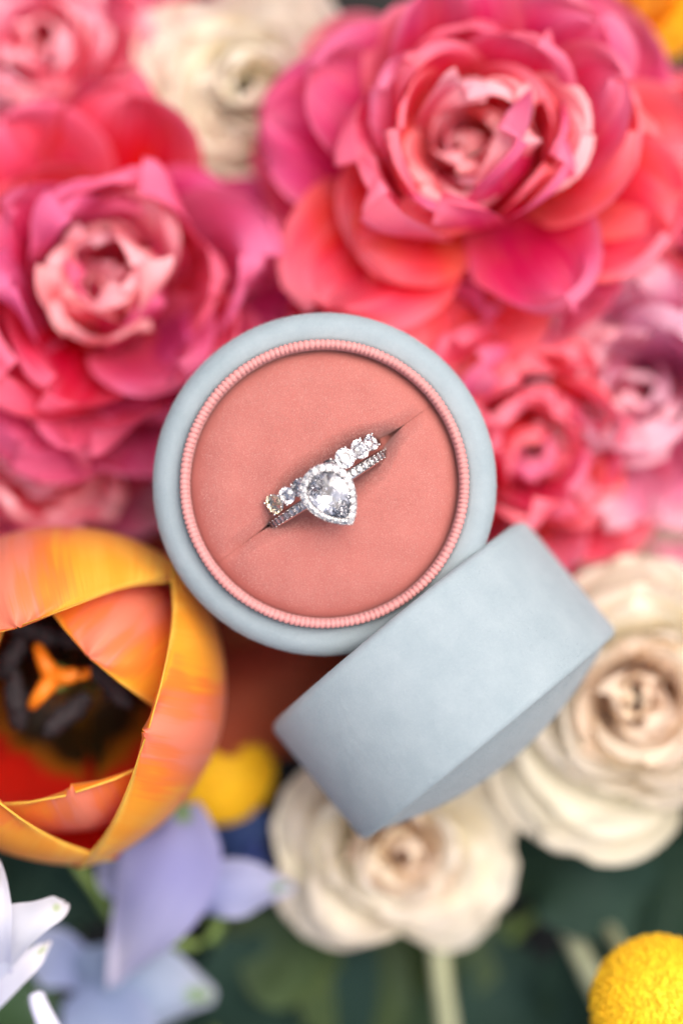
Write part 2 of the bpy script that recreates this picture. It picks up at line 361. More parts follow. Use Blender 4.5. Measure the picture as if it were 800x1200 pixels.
# ------------------------------------------------------------------ gems
def gem_mesh(name, outline, mat, crown=.16, pav=.42, table=.56):
    """outline: list of (x,y) girdle points; sizes of crown and pavilion relative to the width."""
    n = len(outline); wd = max(abs(y) for x, y in outline) * 2
    cx = sum(p[0] for p in outline) / n; cy = sum(p[1] for p in outline) / n
    ring = lambda s, z, sh: [(cx + ((outline[i][0] * (1 - sh) + outline[(i + 1) % n][0] * sh) - cx) * s, cy + ((outline[i][1] * (1 - sh) + outline[(i + 1) % n][1] * sh) - cy) * s, z) for i in range(n)]
    h = n // 2
    rows = []
    gird_t = ring(1, .02 * wd, 0); gird_b = ring(1, -.02 * wd, 0)
    v = gird_t + gird_b
    tab = [ring(table, crown * wd, 0)[2 * i] for i in range(h)]
    mid = [ring(.80, crown * .62 * wd, 0)[2 * i + 1] for i in range(h)]
    pmid = [ring(.55, -pav * .5 * wd, 0)[2 * i] for i in range(h)]
    T0 = 2 * n; M0 = T0 + h; Q0 = M0 + h; C = Q0 + h
    v = v + tab + mid + pmid + [(cx, cy, -pav * wd)]
    f = []
    for i in range(n): j = (i + 1) % n; f.append((n + i, n + j, j, i))
    f.append(tuple(T0 + i for i in range(h)))
    for i in range(h):
        j = (i + 1) % h
        a, b, c2 = 2 * i, (2 * i + 1) % n, (2 * i + 2) % n
        f.append((T0 + i, M0 + i, T0 + j)); f.append((a, M0 + i, T0 + i)); f.append((a, b, M0 + i)); f.append((b, c2, M0 + i)); f.append((c2, T0 + j, M0 + i))
        f.append((n + b, n + a, Q0 + i)); f.append((n + c2, n + b, Q0 + j)); f.append((n + b, Q0 + i, Q0 + j)) ; f.append((Q0 + j, Q0 + i, C))
    me = make_mesh(name, v, f, mat, False)
    bm = bmesh.new(); bm.from_mesh(me); bmesh.ops.recalc_face_normals(bm, faces=bm.faces); bm.to_mesh(me); bm.free()
    return me
def circle(r, n): return [(r * math.cos(2 * PI * i / n), r * math.sin(2 * PI * i / n)) for i in range(n)]
def bead(r):
    bm = bmesh.new(); bmesh.ops.create_icosphere(bm, subdivisions=2, radius=r * S); me = bpy.data.meshes.new('prong')
    for fc in bm.faces: fc.smooth = True
    bm.to_mesh(me); bm.free(); me.materials.append(M['gold']); return me
RA = R(32.5)
def ring_band(r_in, r_out, hw, name, parent, bev=.25):
    pr = [(r_in, -hw + bev), (r_in, hw - bev), (r_in + bev, hw), (r_out - bev, hw), (r_out, hw - bev), (r_out, -hw + bev), (r_out - bev, -hw), (r_in + bev, -hw)]
    v, f = lathe(pr, 128, closed=True)
    v = [(x, z, y) for (x, y, z) in v]
    o = mobj(name, make_mesh(name, v, f, M['gold']), parent); return o
def on_band(mesh, name, parent, rad, ang, y=0, rz=0):
    """put a piece on the outside of a band, ang measured from the top of the ring"""
    o = mobj(name, mesh, parent, (rad * math.sin(ang), y, rad * math.cos(ang)))
    o.rotation_euler = (Matrix.Rotation(ang, 3, 'Y') @ Matrix.Rotation(rz, 3, 'Z')).to_euler(); return o
# wedding band with larger round stones
RC_ = P(380, 565.5, 0)
perp = Vector((math.sin(RA), -math.cos(RA), 0))
wc = RC_ + perp * (-1.25)
wb = empty('wedding_band', (wc.x, wc.y, -5.2), (0, 0, RA))
tag(wb, 'white gold wedding band with large round diamonds, upper left of the pair', 'ring')
ring_band(9.4, 10.4, .9, 'band', wb)
big = gem_mesh('round_diamond', circle(1.5, 16), M['gem'], .2, .36); bigw = gem_mesh('round_diamond', circle(1.5, 16), M['gemwarm'], .17, .43); med = gem_mesh('round_diamond', circle(1.27, 16), M['gem'], .2, .36)
pr_s, pr_m = bead(.2), bead(.14)
seq = [(-44.5, bigw), (-30, med), (-17, med), (-4, med), (9, med), (23, big), (38.5, big), (53, med)]
rj = random.Random(3)
for k, (d, me) in enumerate(seq):
    o = on_band(me, 'round_diamond', wb, 11.1, R(d), rj.uniform(-.05, .05), rj.uniform(0, .4))
    rr = 1.5 if me is not med else 1.27
    for sx in (-1, 1):
        for sy in (-1, 1): mobj('prong', pr_s, o, (sx * rr * .68, sy * rr * .74, .28))
    v, f = lathe([(rr * .5, -1.0), (rr * .88, -.3), (rr * .98, -.14), (rr * .98, -.35), (rr * .58, -1.0)], 20)
    mobj('stone_cup', make_mesh('stone_cup', v, f, M['gold']), o)
# engagement ring with pear halo
ec = RC_ + perp * 1.12
er = empty('engagement_ring', (ec.x, ec.y, -5.4), (0, 0, RA))
tag(er, 'white gold engagement ring with pear shaped diamond in a halo', 'ring')
ring_band(9.4, 10.4, .8, 'band', er)
pv = gem_mesh('pave_diamond', circle(.56, 12), M['gem'], .17, .43)
for k in range(-17, 18):
    a = R(k * 6.0)
    if abs(k * 6.0) < 20: continue
    on_band(pv, 'pave_diamond', er, 10.47, a, 0, rj.uniform(0, .5))
    for sy in (-1, 1): on_band(pr_m, 'prong', er, 10.47, a + R(3.0), sy * .52)
def pear(L, W, n, mexp=.62):
    pts = []
    for i in range(n):
        t = 2 * PI * i / n
        x = math.cos(t); s = abs(math.sin(t / 2)) ** mexp
        pts.append((x * L / 2, math.sin(t) * s * W / 2 / .83))
    return pts
head = bpy.data.objects.new('halo_setting', None); link(head, er); head.empty_display_size = .002
hc = P(388.5, 582, 7.0)
loc = Matrix.Rotation(-RA, 3, 'Z') @ Vector((hc.x - ec.x, hc.y - ec.y, 0))
head.location = Vector((loc.x, loc.y, 12.3)) * S
head.rotation_euler = (R(2), R(4), R(-53) - RA)
# basket below the head
ol = pear(9.8, 7.6, 48)
def shrink(o, s, z, dx=0): return [(x * s + dx, y * s, z) for x, y in o]
lay = [shrink(ol, 1.0, .05), shrink(ol, 1.02, -.35), shrink(ol, .95, -.75), shrink(ol, .5, -2.6), shrink(ol, .44, -2.6), shrink(ol, .66, -.7), shrink(ol, .70, .05)]
v = [p for L_ in lay for p in L_]; f = []
for a in range(len(lay)):
    b = (a + 1) % len(lay)
    for i in range(48): f.append((a * 48 + i, a * 48 + (i + 1) % 48, b * 48 + (i + 1) % 48, b * 48 + i))
mobj('halo_plate', make_mesh('halo_plate', v, f, M['gold']), head)
mobj('pear_diamond', gem_mesh('pear_diamond', pear(7.3, 5.35, 28, .6), M['gem'], .15, .40, .5), head, (.05, 0, .45), (R(1.5), 0, 0))
# halo stones evenly along the outline
def resample(pts, n):
    pts = pts + [pts[0]]; d = [0]
    for a, b in zip(pts, pts[1:]): d.append(d[-1] + math.hypot(b[0] - a[0], b[1] - a[1]))
    out = []
    for i in range(n):
        t = d[-1] * i / n; k = max(j for j in range(len(d)) if d[j] <= t + 1e-9); k = min(k, len(pts) - 2); q = (t - d[k]) / (d[k + 1] - d[k] + 1e-9)
        out.append((pts[k][0] + (pts[k + 1][0] - pts[k][0]) * q, pts[k][1] + (pts[k + 1][1] - pts[k][1]) * q))
    return out
hs_ = gem_mesh('halo_diamond', circle(.52, 12), M['gem'], .2, .34)
hl = resample(pear(8.7, 6.55, 200), 23)
for (x, y) in hl: mobj('halo_diamond', hs_, head, (x, y, .18), (rj.uniform(-.12, .12), rj.uniform(-.12, .12), rj.uniform(0, .6)))
for (x, y) in resample(pear(9.7, 7.5, 200), 46): mobj('prong', pr_m, head, (x, y, .1))
for a in (0, 1.25, 2.4, -1.25, -2.4): 
    q = min(pear(7.2, 5.25, 200), key=lambda p: abs(math.atan2(p[1], p[0]) - a)); mobj('prong', pr_s, head, (q[0], q[1], .52))

# ------------------------------------------------------------------ petals
def petal_mesh(name, rn, L, W, ths, r0=.8, wrap=.6, cupk=0.0, noise=.05, ruf=.04, notch=.0, tip=4.0, basew=.25, nu=12, nv=13, mat=None, twist=0.0, fullness=.62, crease=0.0):
    """ths: angles from the vertical (deg) along the petal, claw to tip. The petal stands in the XZ plane."""
    fr, fz = [r0], [0.0]; NS = 60
    def th(v):
        x = v * (len(ths) - 1); i = min(int(x), len(ths) - 2); q = x - i; q = q * q * (3 - 2 * q) * .5 + q * .5
        return R(ths[i] + (ths[i + 1] - ths[i]) * q)
    for i in range(NS):
        a = th((i + .5) / NS); fr.append(fr[-1] + math.sin(a) * L / NS); fz.append(fz[-1] + math.cos(a) * L / NS)
    def cen(v):
        x = min(max(v, 0), 1) * NS; i = min(int(x), NS - 1); q = x - i
        return fr[i] + (fr[i + 1] - fr[i]) * q, fz[i] + (fz[i + 1] - fz[i]) * q
    ph = [rn.uniform(0, 6.28) for _ in range(8)]; skew = rn.uniform(-.12, .12)
    vs_, uv, fs = [], [], []
    for j in range(nv + 1):
        v = math.sin(j / nv * PI / 2) if j else 0.0
        wv = W * ((basew + (1 - basew) * min(1, v / fullness) ** .85) if v < fullness else 1.0) * math.sqrt(max(0, 1 - max(0, v) ** tip) + 1e-4)
        for i in range(2 * nu + 1):
            u = -1 + i / nu
            lf = 1 - notch * math.exp(-((u - skew) / .22) ** 2) * v ** 3 + .035 * math.sin(5 * u + ph[6]) * v ** 4
            r, z = cen(v * lf); a = th(min(1, v * lf))
            kc = wrap / max(r, L * .12) + cupk / W
            phi = u * wv * kc
            lim = 2.6
            if abs(phi) > lim: phi = lim * (1 if phi > 0 else -1)
            tx = math.sin(phi) / kc if kc > 1e-6 else u * wv; inn = (1 - math.cos(phi)) / kc if kc > 1e-6 else 0
            d = noise * L * v ** 1.2 * (math.sin(2.1 * u + ph[0]) * math.cos(3.2 * v + ph[1]) + .5 * math.sin(4.3 * u + 2.5 * v + ph[2]))
            d += ruf * L * (v ** 4 * math.sin(7 * u + ph[3]) + .7 * abs(u) ** 3 * math.sin(9 * v + ph[4] + (2 if u > 0 else 0)))
            d += ruf * .2 * L * v ** 5 * math.sin(13 * u + ph[5])
            d += crease * W * (abs(u - skew) - .45) * min(1, v * 1.5) * (1 - .4 * v)
            inn += d
            tx += twist * v * v * W
            vs_.append((r - inn * math.cos(a), tx, z + inn * math.sin(a))); uv.append(((u + 1) / 2, v))
    n = 2 * nu + 1
    for j in range(nv):
        for i in range(2 * nu):
            fs.append((j * n + i, j * n + i + 1, (j + 1) * n + i + 1, (j + 1) * n + i))
    return make_mesh(name, vs_, fs, mat, True, uv)
def flower(name, px, py, ztop, Rm, label, cat, layers, seed, tilt=(0, 0), stem='stem', group=None, height=1.0, core=None):
    rn = random.Random(seed)
    c = P(px, py, ztop)
    h = Rm * height
    o = empty(name, (c.x, c.y, ztop - h), (R(tilt[0]), R(tilt[1]), 0))
    tag(o, label, cat, group)
    base_ang = rn.uniform(0, 360)
    for li, ly in enumerate(layers):
        cnt = ly['n']; base_ang += ly.get('off', 180 / cnt)
        for k in range(cnt):
            jit = ly.get('jit', .12)
            Lp = ly['L'] * Rm * (1 + rn.uniform(-jit, jit)); Wp = ly['W'] * Rm * (1 + rn.uniform(-jit, jit))
            dth = rn.uniform(-1, 1) * ly.get('dth', 9)
            ths = [t + dth * (i / (len(ly['th']) - 1)) * (1.4 if i else .4) + rn.uniform(-4, 4) for i, t in enumerate(ly['th'])]
            me = petal_mesh('petal', rn, Lp, Wp, ths, ly.get('r0', .05) * Rm, ly.get('wrap', .5), ly.get('cup', .25), ly.get('noise', .05), ly.get('ruf', .03), ly.get('notch', .0) * rn.uniform(.2, 1.6), ly.get('tip', 4), ly.get('basew', .3), mat=M[ly['mat']], twist=rn.uniform(-.15, .15), nu=ly.get('nu', 10), crease=ly.get('crease', 0) * rn.uniform(-.4, 1.0))
            p = mobj('petal', me, o, (0, 0, ly.get('z', 0) * Rm + rn.uniform(-.02, .02) * Rm))
            p.rotation_euler = (0, 0, R(base_ang + 360 * k / cnt + rn.uniform(-1, 1) * ly.get('da', 10)))
    z0 = GZ + 2 - (ztop - h)
    pts = [Vector((0, 0, .04 * Rm)), Vector((rn.uniform(-3, 3), rn.uniform(-3, 3), z0 * .5)), Vector((rn.uniform(-6, 6), rn.uniform(-6, 6), z0))]
    v, f = tube(pts, 1.9, 1.7, 10, 8); mobj('stem', make_mesh('stem', v, f, M[stem]), o)
    v, f = lathe([(.3, -.12 * Rm), (.12 * Rm, -.08 * Rm), (.2 * Rm, .02 * Rm), (.12 * Rm, .1 * Rm), (.01, .12 * Rm)], 16)
    mobj('calyx', make_mesh('calyx', v, f, M['stem']), o)
    return o
def peony_layers(a='peony', core='peony_core', openness=0):
    q = openness
    return [
        dict(n=7, L=1.24, W=.54, th=[96, 86 + q, 74 + q, 92 + q], mat=a, wrap=.2, cup=.3, noise=.06, ruf=.045, notch=.08, dth=14, da=16, jit=.14, crease=.08, tip=6, nu=13),
        dict(n=7, L=1.20, W=.52, th=[90, 68 + q, 50 + q, 66 + q], mat=a, wrap=.35, cup=.3, noise=.065, ruf=.05, notch=.08, z=.04, dth=16, da=20, jit=.15, crease=.08, tip=6, nu=13),
        dict(n=7, L=1.12, W=.48, th=[80, 54 + q, 30 + q, 42 + q], mat=a, wrap=.45, cup=.3, noise=.065, ruf=.05, notch=.05, z=.08, dth=18, da=22, jit=.16, crease=.08, tip=6, nu=13),
        dict(n=7, L=1.02, W=.42, th=[70, 42, 14, 22], mat=a, wrap=.5, cup=.3, noise=.07, ruf=.042, notch=.05, z=.13, dth=18, da=24, jit=.18, crease=.08, tip=6, nu=13),
        dict(n=6, L=.92, W=.40, th=[62, 34, 6, 16], mat=a, wrap=.4, cup=.4, noise=.08, ruf=.042, notch=.05, z=.15, dth=22, da=30, jit=.2, crease=.08, tip=6, nu=13),
        dict(n=6, L=.80, W=.36, th=[54, 26, 0, 18], mat=core, wrap=.3, cup=.5, noise=.09, ruf=.042, notch=.05, z=.18, dth=26, da=36, jit=.22, crease=.08, tip=6, nu=13),
        dict(n=5, L=.68, W=.32, th=[44, 20, -4, 16], mat=core, wrap=.25, cup=.55, noise=.09, ruf=.042, notch=.05, z=.20, dth=30, da=40, jit=.24, crease=.08, tip=6, nu=13),
        dict(n=4, L=.54, W=.26, th=[28, 10, -8, 4], mat=core, wrap=.25, cup=.6, noise=.09, ruf=.042, notch=.05, z=.22, dth=32, da=40, jit=.24, crease=.08, tip=6, nu=13)]
def rose_layers(a='cream', core='creamcore'):
    L_ = []
    N_ = 10
    for i in range(N_):
        t = i / (N_ - 1); k = max(0, t - .45) / .55
        L_.append(dict(n=5 if t < .8 else 4, L=1.26 - .5 * t ** .8, W=.66 - .32 * t, th=[90 - 70 * t ** .8, 70 - 60 * t ** .7, 58 - 62 * t ** .65, 92 - 78 * t ** .6],
                       mat=a if t < .58 else core, wrap=.45 + .5 * min(1, t * 1.6) - .35 * k, cup=.08 + .3 * k, noise=.04 + .03 * k, ruf=.014 + .012 * k, notch=.04, tip=5, z=.24 * t ** 1.4, dth=8 + 12 * k, da=20 + 14 * k, jit=.09 + .08 * k, off=137.5))
    return L_
G1 = 'pink double flowers around the ring box'; G2 = 'cream garden roses'
flower('peony', 572, 172, -20, 28.5, 'large open hot pink ruffled bloom above the ring box, upper right', 'flower', peony_layers(), 11, (-6, -4), group=G1, height=.85)
flower('peony', 105, 335, -26, 28, 'crimson pink ruffled bloom at the left, above the orange tulip', 'flower', peony_layers('magenta', 'peony_core', 4), 23, (-4, 8), group=G1, height=.85)
flower('peony', 45, 45, -44, 19, 'soft pale pink blurred bloom in the top left corner', 'flower', peony_layers('pinkpale', 'pinkpale', 5), 31, (0, 0), group=G1)
flower('peony', 25, 530, -34, 18, 'pink bloom at the left edge directly above the orange tulip', 'flower', peony_layers('pinkpale', 'pinkpale', 5), 47, (0, 14), group=G1)
flower('peony', 592, 515, -28, 24, 'coral red bloom to the right of the ring box, above its lid', 'flower', peony_layers('peony', 'peony', 8), 58, (4, 14), group=G1)
flower('peony', 455, 395, -34, 20, 'crimson bloom mostly hidden behind the top of the ring box', 'flower', peony_layers('magenta', 'peony', 0), 61, (0, 0), group=G1)
flower('peony', 830, 200, -36, 17, 'coral pink bloom cut by the right edge, beside the large open one', 'flower', peony_layers('peony', 'peony', 0), 67, (0, 0), group=G1)
flower('peony', 190, -40, -50, 18, 'dark magenta bloom cut by the top edge, left of the cream rose', 'flower', peony_layers('magenta', 'magenta', 0), 71, (0, 0), group=G1)
flower('rose', 287, 85, -42, 18, 'cream rose at the top, between pink blooms', 'flower', rose_layers('cream', 'cream'), 5, (8, 0), group=G2)
flower('rose', 775, 832, -26, 25.5, 'large cream rose at the right with a peach heart, behind the lid', 'flower', rose_layers(), 7, (-4, -8), group=G2)
flower('rose', 462, 992, -32, 17.5, 'cream rose with a peach heart below the blue lid', 'flower', rose_layers(), 9, (4, 6), stem='stempale', group=G2)
flower('rose', 775, 455, -30, 26, 'lilac pink rose at the right edge beside the coral red bloom', 'flower', peony_layers('lilac', 'lilac', 4), 15, (0, -10), group='lilac pink roses')
flower('rose', 815, 640, -44, 13, 'small lilac pink rose at the right edge, above the large cream rose', 'flower', rose_layers('lilac', 'lilac'), 17, (0, 0), group='lilac pink roses')
flower('orange_blossom', 735, -15, -48, 11, 'orange blossom peeking in at the top edge, right of centre', 'flower', peony_layers('orange', 'orange', 0), 19)

# ------------------------------------------------------------------ tulip
def tulip_mat(name, inner):
    N = NT(name); uv = N.coord('UV'); sx = N.n('ShaderNodeSeparateXYZ'); N.l(uv, sx.inputs[0]); U, V = sx.outputs[0], sx.outputs[1]
    ue = N.math('ABSOLUTE', N.math('SUBTRACT', N.math('MULTIPLY', U, 2), 1))
    nz = N.noise(N.mapv(uv, (22, 1.2, 1)), 1.6, 3); nb_ = N.noise(N.mapv(uv, (3, 2, 1)), 1.5, 2)
    fine = N.noise(N.mapv(uv, (70, 3, 1)), 2.0, 3)
    if not inner:
        eu = N.n('ShaderNodeUVMap', uv_map='EdgeUV'); es = N.n('ShaderNodeSeparateXYZ'); N.l(eu.outputs[0], es.inputs[0])
        ee = N.math('ABSOLUTE', N.math('SUBTRACT', N.math('MULTIPLY', es.outputs[0], 2), 1))
        ue = N.math('MAXIMUM', ue, N.math('MULTIPLY', N.math('POWER', ee, 2.6), .95))
        x = N.math('ADD', ue, N.math('MULTIPLY', N.math('SUBTRACT', N.math('ADD', nz, N.math('MULTIPLY', nb_, 1.6)), 1.3), .6), clamp=True)
        c = N.ramp(x, [(0, srgb(240, 150, 120)), (.12, srgb(242, 142, 88)), (.28, srgb(247, 150, 58)), (.48, srgb(249, 186, 56)), (1, srgb(252, 222, 96))])
        bl = N.math('MULTIPLY', N.math('SUBTRACT', .78, V, clamp=True), 2.2, clamp=True)
        c = N.mix(N.math('MULTIPLY', bl, N.math('SUBTRACT', 1.1, ue, clamp=True)), c, srgb(240, 152, 128))
    else:
        x = N.math('ADD', V, N.math('MULTIPLY', N.math('SUBTRACT', nb_, .5), .25), clamp=True)
        c = N.ramp(x, [(0, srgb(150, 110, 24)), (.05, srgb(60, 46, 16)), (.12, srgb(46, 38, 16)), (.165, srgb(170, 110, 20)), (.215, srgb(226, 40, 24)), (.85, srgb(236, 44, 28)), (1, srgb(244, 160, 40))])
    c = N.mix(N.math('MULTIPLY', nz, .12), c, (.9, .6, .45), 'MULTIPLY')
    nb = N.bump(N.math('ADD', fine, N.math('MULTIPLY', nz, 2)), .3, .35)
    p = N.prin(c, .38, **{'Specular IOR Level': .4, 'Sheen Weight': .1, 'Normal': nb}); t = N.n('ShaderNodeBsdfTranslucent'); N.l(c, t.inputs['Color'])
    mx = N.n('ShaderNodeMixShader'); mx.inputs[0].default_value = .45; N.l(p.outputs[0], mx.inputs[1]); N.l(t.outputs[0], mx.inputs[2]); return N.done(mx.outputs[0])
M['tul_out'] = tulip_mat('tulip_outside', False); M['tul_in'] = tulip_mat('tulip_inside', True)
TC = P(66, 812, -16)
tul = empty('tulip', (TC.x, TC.y, -45)); tul.scale = (1.1, 1.1, 1.1); tag(tul, 'open orange and yellow tulip with black stamens at the left edge', 'flower')
def tulip_petal(rn, L, W, ths, ridge, scale=1.0):
    nu, nv = 16, 30
    fr, fz = [2.5], [0.0]; NS = 80
    def th(v):
        x = min(v, .9999) * (len(ths) - 1); i = int(x); q = x - i; q = .5 * q + .5 * q * q * (3 - 2 * q); return R(ths[i] + (ths[i + 1] - ths[i]) * q)
    for i in range(NS):
        a = th((i + .5) / NS); fr.append(fr[-1] + math.sin(a) * L / NS); fz.append(fz[-1] + math.cos(a) * L / NS)
    ph = [rn.uniform(0, 6.28) for _ in range(6)]
    vs_, uv, uv2, fs, fm = [], [], [], [], []
    for side in (0, 1):
        for j in range(nv + 1):
            v = j / nv; v = 1 - (1 - v) ** 1.3
            wv = W * (.22 + .78 * min(1, v / .5) ** .8 if v < .5 else 1) * (max(0, 1 - max(0, (v - .36) / .64) ** 4.2) ** .58 + .07 * (1 - abs(2 * v - 1)) + .03)
            x = v * NS; i0 = min(int(x), NS - 1); q = x - i0; r = fr[i0] + (fr[i0 + 1] - fr[i0]) * q; z = fz[i0] + (fz[i0 + 1] - fz[i0]) * q; a = th(v)
            for i in range(2 * nu + 1):
                u = -1 + i / nu
                rw = max(r, 10.0); kc = .88 / rw
                phi = u * wv * kc; tx = math.sin(phi) / kc; inn = (1 - math.cos(phi)) / kc
                d = -ridge * math.exp(-(u / .10) ** 2) * sstep(.45, .95, v) + ridge * .45 * math.exp(-((abs(u) - .24) / .12) ** 2) * sstep(.5, .95, v)
                d += .5 * math.sin(3 * u + ph[0]) * v * math.cos(4 * v + ph[1]) + .35 * abs(u) ** 3 * math.sin(8 * v + ph[2] + (1 if u > 0 else 0)) + .12 * math.sin(13 * u + ph[4]) * v ** 2
                d -= .9 * abs(u) ** 4 * v          # margins roll outwards a little
                inn += d + (.38 if side else 0)
                vs_.append((r - inn * math.cos(a), tx, z + inn * math.sin(a))); uv.append((.5 + .5 * u * wv / W, v)); uv2.append(((u + 1) / 2, v))
    n = 2 * nu + 1; o2 = n * (nv + 1)
    for j in range(nv):
        for i in range(2 * nu):
            q = (j * n + i, j * n + i + 1, (j + 1) * n + i + 1, (j + 1) * n + i)
            fs.append(q[::-1]); fm.append(0); fs.append(tuple(o2 + k for k in q)); fm.append(1)
        for i in (0, 2 * nu):
            fs.append((j * n + i, (j + 1) * n + i, o2 + (j + 1) * n + i, o2 + j * n + i)); fm.append(0)
    return make_mesh('petal', vs_, fs, [M['tul_out'], M['tul_in']], True, uv, fm, uv2)
rt = random.Random(8)
OUT = [88, 48, 10, -20, -66]; INN = [82, 44, 10, -20, -64]
for ang, prof_, L_, W_, dz in ((46, [80, 42, 8, -26, -72], 54, 22, -4.5), (-75, [82, 43, 10, -12, -50], 51.5, 23, -3), (167, [80, 42, 8, -24, -66], 52, 22, -4.5),
                               (108, [88, 48, 10, -24, -72], 58.5, 25, 0), (-17, [88, 50, 13, -16, -54], 55, 26, .3), (-137, [88, 50, 12, -18, -58], 56, 25, 0)):
    p = mobj('petal', tulip_petal(rt, L_, W_, [a + rt.uniform(-1.5, 1.5) for a in prof_], .5), tul, (0, 0, dz)); p.rotation_euler = (0, 0, R(ang))
# pistil with a three lobed stigma
pc = P(70, 792, -26); lp = Vector((pc.x - TC.x, pc.y - TC.y, 24))
v, f = tube([Vector((0, 0, 0)), Vector((lp.x * .5, lp.y * .5, 11)), lp - Vector((0, 0, 1))], 2.6, 2.0, 12, 10)
pi_ = mobj('pistil', make_mesh('pistil', v, f, M['stem']), tul)
lobes_v, lobes_f = [], []
for a in (8, 118, 232):
    d = Vector((math.cos(R(a)), math.sin(R(a)), 0)); o = len(lobes_v)
    v, f = tube([lp + Vector((0, 0, -1.2)) - d * .3, lp + d * 1.8 + Vector((0, 0, .5)), lp + d * 3.6 + Vector((0, 0, .3)), lp + d * 5.0 - Vector((0, 0, .9))], 1.5, .75, 10, 10)
    lobes_v += v; lobes_f += [tuple(o + k for k in q) for q in f]
mobj('stigma', make_mesh('stigma', lobes_v, lobes_f, M['stigma']), pi_)
for (px, py, a, L_) in ((47, 742, 160, 8.5), (100, 752, -10, 8), (130, 800, -48, 8.5), (82, 832, -140, 8), (30, 815, 95, 8.5), (25, 770, 60, 7)):
    c = P(px, py, -25); lc = Vector((c.x - TC.x, c.y - TC.y, 24)); d = Vector((math.cos(R(a)), math.sin(R(a)), .25))
    v, f = tube([Vector((lc.x * .25, lc.y * .25, 0)), Vector((lc.x * .8, lc.y * .8, 10)), lc - Vector((0, 0, 1))], .9, .5, 8, 8)
    st = mobj('stamen', make_mesh('stamen', v, f, M['black']), tul)
    pts = [lc + d * (t * L_ / 2) + Vector((0, 0, -.6 * t * t)) for t in (-1, -.33, .33, 1)]
    v, f = tube(pts, 1.6, 1.3, 12, 18, lambda t: (max(.02, 1 - abs(2 * t - 1) ** 3.2)) ** .5); v = [q + Vector((rt.gauss(0, .2), rt.gauss(0, .2), rt.gauss(0, .2))) for q in v]
    mobj('anther', make_mesh('anther', v, f, M['black']), st)
v, f = tube([Vector((0, 0, .5)), Vector((2, -1, -20)), Vector((4, 2, GZ + 52))], 3.2, 3.0, 12, 8); mobj('stem', make_mesh('stem', v, f, M['stem']), tul)

# ------------------------------------------------------------------ craspedia balls
def craspedia(px, py, z, r, label, seed):
    rn = random.Random(seed); c = P(px, py, z); o = empty('craspedia', (c.x, c.y, z)); tag(o, label, 'flower', 'yellow globe flowers')
    v, f = [], []; n = 5200
    bm = bmesh.new(); bmesh.ops.create_icosphere(bm, subdivisions=1, radius=1.0); bv = [x.co.copy() for x in bm.verts]; bf = [tuple(q.index for q in x.verts) for x in bm.faces]; bm.free()
    for i in range(n):
        zz = 1 - 2 * (i + .5) / n; a = i * 2.399963; rr = math.sqrt(1 - zz * zz)
        d = Vector((rr * math.cos(a), rr * math.sin(a), zz)); d = (d + Vector((rn.gauss(0, .022), rn.gauss(0, .022), rn.gauss(0, .022)))).normalized(); q = r * (1 + rn.uniform(-.05, .015)); s = r * rn.uniform(.018, .034); k = len(v)
        v += [d * q + b * s for b in bv]; f += [tuple(k + t for t in x) for x in bf]
    fl = mobj('florets', make_mesh('florets', v, f, M['yellow']), o); fl['kind'] = 'stuff'
    v, f = lathe([(.01, -r * .98)] + [(r * .98 * math.cos(R(t)), r * .98 * math.sin(R(t))) for t in range(-80, 81, 10)] + [(.01, r * .98)], 32); mobj('globe', make_mesh('globe', v, f, M['yellow']), o)
    v, f = tube([Vector((0, 0, -r * .9)), Vector((-3, 4, -30)), Vector((-5, 8, GZ - z + 2))], 1.3, 1.3, 10, 10); mobj('stem', make_mesh('stem', v, f, M['stempale']), o)
craspedia(255, 898, -50, 9.4, 'yellow globe flower tucked between the tulip and the blue lid', 1)
craspedia(772, 1178, -16, 10.4, 'yellow globe flower in the bottom right corner', 2)

# ------------------------------------------------------------------ freehand petals and leaves
def strip(name, pts, widths, mat, cup=.25, up=Vector((0, 0, 1)), seed=0, nu=6, nv=18, wav=.03, fold=0.0):
    rn = random.Random(seed); ph = [rn.uniform(0, 6.28) for _ in range(4)]
    L = sum((b - a).length for a, b in zip(pts, pts[1:])); vs_, uv, fs = [], [], []
    wpts = [Vector((x, 0, 0)) for x in widths]
    for j in range(nv + 1):
        t = j / nv; c = catmull(pts, t); d = (catmull(pts, min(1, t + .02)) - catmull(pts, max(0, t - .02))).normalized()
        s = d.cross(up).normalized(); nrm = s.cross(d).normalized(); wv = max(.02, catmull(wpts, t).x)
        for i in range(2 * nu + 1):
            u = -1 + i / nu
            h = cup * wv * (u * u) - fold * wv * (1 - abs(u)) + wav * L * (math.sin(3 * u + 5 * t + ph[0]) * .5 + abs(u) ** 2 * math.sin(11 * t + ph[1] + u))
            vs_.append(c + s * (u * wv) + nrm * h); uv.append(((u + 1) / 2, t))
    n = 2 * nu + 1
    for j in range(nv):
        for i in range(2 * nu): fs.append((j * n + i, j * n + i + 1, (j + 1) * n + i + 1, (j + 1) * n + i))
    return make_mesh(name, vs_, fs, mat, True, uv)
def floret(label, petals, mat, stem_from, seed, name='delphinium_floret', z0=None):
    o = empty(name, stem_from); tag(o, label, 'flower', 'lavender florets at the lower left')
    for k, (pp, ww, cup) in enumerate(petals):
        pts = [P(*q) - Vector(stem_from) for q in pp]
        mobj('petal', strip('petal', pts, ww, M[mat[k % len(mat)] if isinstance(mat, tuple) else mat], cup, seed=seed + k), o)
    q = Vector(stem_from); v, f = tube([Vector((0, 0, 0)), Vector((3, -4, (GZ - q.z) * .4)), Vector((5, -10, GZ - q.z + 2))], 1.0, 1.4, 8, 10); mobj('stem', make_mesh('stem', v, f, M['stem']), o)
    return o
